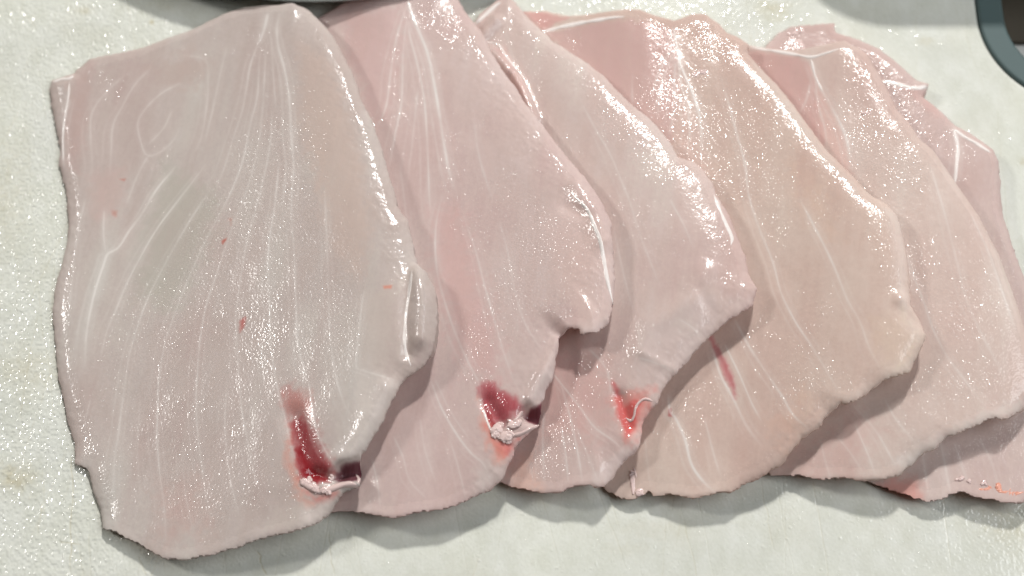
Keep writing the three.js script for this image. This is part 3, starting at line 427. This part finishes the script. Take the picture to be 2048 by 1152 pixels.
    septa: [[3.2, .85, '559,28 554,52 556,90 569,139 578,194 583,278 587,330 583,399 583,449'], [2.5, .45, '583,440 589,519 592,606 597,692 611,745 622,790'], [5, .8, '535,28 528,59 515,90'], [2.5, .55, '515,88 500,132 493,174 483,226 469,267 444,347 431,375'], [2, .4, '542,70 547,156 552,220'], [2, .5, '530,80 521,104 514,194 500,250 486,319 458,392 437,432 413,477 389,529 368,578 351,623 333,675 323,720 316,779 316,804 314,873 319,943 328,1012 332,1082 333,1110'], [2, .45, '532,90 528,167 524,230 517,288 490,392 469,442 451,495 431,554 413,609 401,672 396,727 392,804 396,873 403,926 413,995 420,1047'], [2, .4, '545,200 540,290 521,380 503,449 490,502 479,574 472,630 474,692 479,762 483,814 497,891 510,950 528,995 545,1020'], [2.3, .5, '559,312 549,415 538,484 536,554 540,623 542,692 552,762 569,832 580,884 594,926 602,950'], [3, .6, '295,312 275,350 257,396 252,410'], [3.2, .65, '351,333 312,380 285,425 257,463 236,495 215,508 208,526 191,578 180,623 172,675 170,734'], [2.5, .45, '208,422 207,470 212,508'], [2.5, .5, '410,330 361,394 312,460 274,526 250,574 233,616 215,658 200,720'], [2.5, .45, '420,380 385,432 333,522 299,588 278,644 260,703 250,765 240,839 236,873 229,915 227,967 227,1047'], [2.2, .45, '358,167 326,184 295,212 276,243 280,278 295,311 323,302 351,274 358,257'], [2, .4, '344,222 326,257 297,288'], [2.5, .35, '302,135 271,167 243,215 226,250 222,306 219,347'], [3, .35, '250,149 208,188 184,226 181,278 184,330 177,368'], [2.5, .3, '365,110 410,120 416,165 412,220 400,280 380,320'], [2, .3, '455,90 440,150 425,220 405,300'], [3, .7, '140,200 130,235 126,290 128,340'], [3, .4, '170,400 155,470 146,540 140,600 136,640'], [2.3, .4, '649,380 654,484 658,623 667,727 687,804 708,839 726,850'], [2.5, .5, '726,588 718,660 712,727 712,734 750,748 802,765'], [2.5, .55, '617,759 625,814 635,867 653,905 670,930'], [2, .3, '180,800 172,840 168,900 172,950'], [2, .3, '520,690 530,740 560,800'], [2, .25, '455,760 450,850 462,960 480,1040'], [2, .25, '280,800 275,900 280,1000'], [2, .25, '365,900 370,980 385,1060']],
    regions: [{ poly: pairs('712,738 802,768 776,822 745,880 724,912 690,922 664,928 655,905 690,880 708,842'), color: [204, 196, 190], a: 0.55, soft: 8.5 }, { poly: pairs('728,600 820,540 812,650 818,735 850,735 802,762 714,732'), color: [206, 192, 183], a: 0.25, soft: 20 }, { poly: pairs('520,1062 560,1010 640,1000 672,1004 640,1044 590,1064'), color: [199, 190, 182], a: 0.50, soft: 13.6 }, { poly: pairs('566,776 584,772 604,786 622,820 628,850 640,890 662,928 668,945 650,960 622,965 602,950 586,900'), color: [174, 114, 110], a: 0.65, soft: 16.0 }, { poly: pairs('580,846 600,838 622,856 636,890 656,925 664,945 650,960 622,965 604,950 590,900'), color: [152, 66, 70], a: 0.85, soft: 11.0 }, { poly: pairs('590,900 606,898 622,925 640,948 655,958 626,966 606,952'), color: [132, 30, 36], a: 0.85, soft: 9.0 }, { poly: pairs('570,790 582,780 620,780 618,815 575,820'), color: [190, 138, 130], a: 0.60, soft: 12.0 }, { poly: pairs('666,958 682,936 706,925 730,916 730,956 704,962 684,968'), color: [98, 60, 66], a: 0.95, soft: 4.0 }, { poly: pairs('604,978 632,992 665,985 680,984 660,998 630,1006'), color: [206, 124, 116], a: 0.70, soft: 8.0 }, { poly: pairs('575,850 585,930 605,985 630,1010 600,1005 570,920'), color: [213, 150, 134], a: 0.60, soft: 12.0 }, { poly: pairs('478,640 490,634 489,655 481,663'), color: [180, 98, 92], a: 0.80, soft: 4.0 }, { poly: pairs('443,482 455,474 452,481 445,488'), color: [184, 100, 88], a: 0.80, soft: 2.0 }, { poly: pairs('766,572 784,570 782,577 768,577'), color: [212, 140, 122], a: 0.80, soft: 3.0 }, { poly: pairs('238,358 252,357 248,363'), color: [184, 104, 92], a: 0.70, soft: 2.5 }, { poly: pairs('224,420 236,420 232,432 224,430'), color: [186, 130, 118], a: 0.70, soft: 4.0 }, { poly: pairs('456,438 464,436 462,450'), color: [186, 130, 118], a: 0.50, soft: 4.0 }, { poly: pairs('140,150 180,125 172,210 165,290 155,340 132,330 128,260'), color: [188, 155, 148], a: 0.30, soft: 18.2 }, { poly: pairs('300,140 370,110 415,125 405,170 330,165'), color: [182, 158, 150], a: 0.34, soft: 31.2 }, { poly: pairs('326,985 400,960 412,1050 335,1080'), color: [192, 158, 150], a: 0.34, soft: 39.0 }, { poly: pairs('330,330 440,400 400,520 350,620 270,600 300,440'), color: [177, 173, 163], a: 0.60, soft: 30.0 }, { poly: pairs('595,80 650,120 720,300 740,450 720,560 670,500 600,250'), color: [196, 178, 168], a: 0.60, soft: 20.0 }, { poly: pairs('180,350 250,330 240,430 190,440'), color: [194, 168, 162], a: 0.38, soft: 18.2 }, { poly: pairs('600,1030 660,1000 655,1035 600,1060'), color: [212, 201, 195], a: 0.70, soft: 17.0 }],  // white tip is membrane; pale flap and front patches paint in scattered light
    ridges: [{ pts: pairs('585,830 605,900 625,940'), sigma: 0.003, amp: -0.0011 }, { pts: pairs('628,945 665,958'), sigma: 0.0016, amp: -0.0014 }, { pts: pairs('685,945 722,936'), sigma: 0.002, amp: -0.005 }, { pts: pairs('840,560 850,620 846,690'), sigma: 0.0028, amp: 0.0022 }, { pts: pairs('822,550 812,640 816,720'), sigma: 0.0014, amp: -0.0008 }, { pts: pairs('700,920 740,850 775,790'), sigma: 0.003, amp: 0.001 }],
    membranes: [{ w: 4.5, h: 4, at: '824,540 819,580 812,625 809,670 812,705 822,732', label: 'white membrane of the raised side flap' }, { w: 4.5, h: 5, at: '106,165 122,158 138,157 148,150', label: 'white torn membrane at the corner' }, { w: 3, h: 4, at: '139,163 136,195 129,235 125,280 126,320' }, { name: 'membrane_scrap', w: 7, h: 7, at: '600,958 612,968 626,978 638,984 650,981 664,977 680,970 700,968 716,974', label: 'white lumpy scrap below the blood line' }, { name: 'membrane_scrap', w: 3, h: 4, at: '712,948 718,958 716,968' }],
    lumps: [{ name: 'membrane_scrap', mat: scrapMat, label: 'white lumps at the blood line', at: [[612, 966, 13, 9, -.5], [628, 976, 12, 9, -.4], [649, 980, 11, 8, .3], [662, 956, 5, 7, .2]], lift: 0.2, flat: 0.6 }],
    blood: pairs('570,806 600,798 620,806 628,850 642,890 662,925 672,948 650,962 622,968 602,952 586,900'), bloodLabel: 'dark red blood line',
  },
];
const built = SLICES.map(buildSlice);

// ---------------------------------------------------------------- liquid on the board
const waterMat = new THREE.MeshPhysicalMaterial({ color: 0xffffff, transmission: 1, thickness: 0, roughness: 0.05, ior: 1.33 });
function drop(name, px, py, rx, rz, h, label) {
  const [x, z] = at(px, py, 0.0005), g = new THREE.SphereGeometry(1, 24, 12, 0, Math.PI * 2, 0, Math.PI / 2), p = g.attributes.position;
  for (let i = 0; i < p.count; i++) { const f = 1 + 0.12 * fbm(p.getX(i) * 1.5 + px, p.getZ(i) * 1.5); p.setXYZ(i, p.getX(i) * f * rx * MM, p.getY(i) * h * MM, p.getZ(i) * f * rz * MM); }
  const base = new THREE.CircleGeometry(1, 24); base.rotateX(Math.PI / 2); const bp = base.attributes.position;
  for (let i = 0; i < bp.count; i++) { const f = 1 + 0.12 * fbm(bp.getX(i) * 1.5 + px, bp.getZ(i) * 1.5); bp.setXYZ(i, bp.getX(i) * f * rx * MM, 0, bp.getZ(i) * f * rz * MM); }
  g.computeVertexNormals();
  const m = mesh(name, mergeGeometries([g, base]), waterMat, scene); m.position.set(x, 0.0003, z); tag(m, label, 'liquid drop'); return m;
}
drop('liquid_drop', 305, 1110, 15, 14, 9, 'clear bead of liquid at the lower tip of the uppermost fish slice');
drop('liquid_drop_001', 156, 925, 16, 12, 5, 'flat clear drop of liquid beside the left border of the uppermost fish slice');
{
  const r = rng(77), g = new THREE.SphereGeometry(1, 10, 6, 0, Math.PI * 2, 0, Math.PI / 2), n = 260, im = new THREE.InstancedMesh(g, waterMat, n), M = new THREE.Matrix4();
  let k = 0;
  while (k < n) {
    const side = r(), px = side < 0.62 ? 450 + r() * 1550 : side < 0.8 ? 100 + r() * 300 : 1100 + r() * 900, py = side < 0.62 ? 990 + r() * 160 : side < 0.8 ? r() * 110 : r() * 60;
    const [x, z] = at(px, py); if (sampleGrid(pile, x, z) > 0) continue;
    const s = (1.6 + 3.2 * r() * r()) * MM; M.makeScale(s * (0.8 + 0.4 * r()), s * 0.45, s * (0.8 + 0.4 * r())); M.setPosition(x, 0.0002, z); im.setMatrixAt(k++, M);
  }
  im.name = 'water_beads'; im.castShadow = im.receiveShadow = true; scene.add(im); tag(im, 'tiny water beads scattered over the white board', 'water beads', null, 'stuff');
}

// ---------------------------------------------------------------- things at the far edge, the lamps and the added fill panel
{
  const [x, z0] = at(625, 3, 0.009), R = 0.118, g = group('round_dish', x, 0.0002, z0 - R);
  const prof = [[0, 0.0], [0.070, 0], [0.072, 0.001], [0.090, 0.004], [0.112, 0.0075], [0.118, 0.0085], [0.1185, 0.0095], [0.1172, 0.0105], [0.112, 0.0096], [0.088, 0.0062], [0.068, 0.0040], [0, 0.0035]].map(([a, b]) => new THREE.Vector2(a, b));
  mesh('dish_body', new THREE.LatheGeometry(prof, 128), new THREE.MeshPhysicalMaterial({ color: rgb(164, 172, 166), roughness: 0.25 }), g);
  tag(g, 'pale grey round dish whose rim overhangs the far edge of the board', 'dish');
}
{
  const [x] = at(1650, 0), [, z] = at(1800, 22), g = group('food_tub', x + 0.062, 0.0002, z - 0.05 - 0.0115);
  const s = new THREE.Shape(), w = 0.07, d = 0.05, q = 0.03; s.moveTo(-w + q, -d); s.lineTo(w - q, -d); s.absarc(w - q, -d + q, q, -Math.PI / 2, 0); s.lineTo(w, d - q); s.absarc(w - q, d - q, q, 0, Math.PI / 2); s.lineTo(-w + q, d); s.absarc(-w + q, d - q, q, Math.PI / 2, Math.PI); s.lineTo(-w, -d + q); s.absarc(-w + q, -d + q, q, Math.PI, 1.5 * Math.PI);
  const e = new THREE.ExtrudeGeometry(s, { depth: 0.018, bevelEnabled: true, bevelSize: 0.001, bevelThickness: 0.001, bevelOffset: -0.001, curveSegments: 16 }); e.rotateX(Math.PI / 2); e.translate(0, 0.019, 0);
  mesh('tub_body', e, new THREE.MeshStandardMaterial({ color: rgb(150, 160, 160), roughness: 0.5 }), g);
  tag(g, 'grey lidded food tub casting a shadow beside the handle slot', 'tub');
}
{
  const [x] = at(1985, 60, -BOARD_T), [, z] = at(2040, 74, -BOARD_T + 0.002), d = 0.12;
  const m = mesh('drip_mat', new THREE.BoxGeometry(0.09, 0.002, d), new THREE.MeshStandardMaterial({ color: rgb(74, 66, 54), roughness: 0.8 }), scene);
  m.position.set(x + 0.03, -BOARD_T - 0.0015, z - d / 2); tag(m, 'dark brown mat under the handle slot of the board', 'mat');
}
for (const [k, L] of [LAMP_LEFT, LAMP_RIGHT, FILL_PANEL].entries()) {
  const g = group(k < 2 ? (k ? 'spot_lamp_001' : 'spot_lamp') : 'added_fill_panel', ...L.at); g.lookAt(0, 0, 0);  // the third is the added fill panel, not a known fitting
  const shell = new THREE.MeshStandardMaterial({ color: rgb(225, 225, 225), roughness: 0.5 }), glow = new THREE.MeshStandardMaterial({ color: 0x000000, emissive: L.color, emissiveIntensity: 1 });
  const b = mesh('lamp_housing', new THREE.BoxGeometry(L.size + 0.02, L.size + 0.02, 0.03), shell, g); b.position.z = -0.022;
  const d = mesh('lamp_diffuser', new THREE.BoxGeometry(L.size, L.size, 0.004), glow, g); d.position.z = -0.0045;
  tag(g, k === 2 ? 'wide square unseen fill panel added on the handle side of the board' : k ? 'small square lamp above the food tub' : 'small square lamp above the round dish', 'lamp');
}
scene.traverse((o) => { if (o.isMesh) { o.castShadow = true; o.receiveShadow = true; } });
renderer.render(scene, camera);
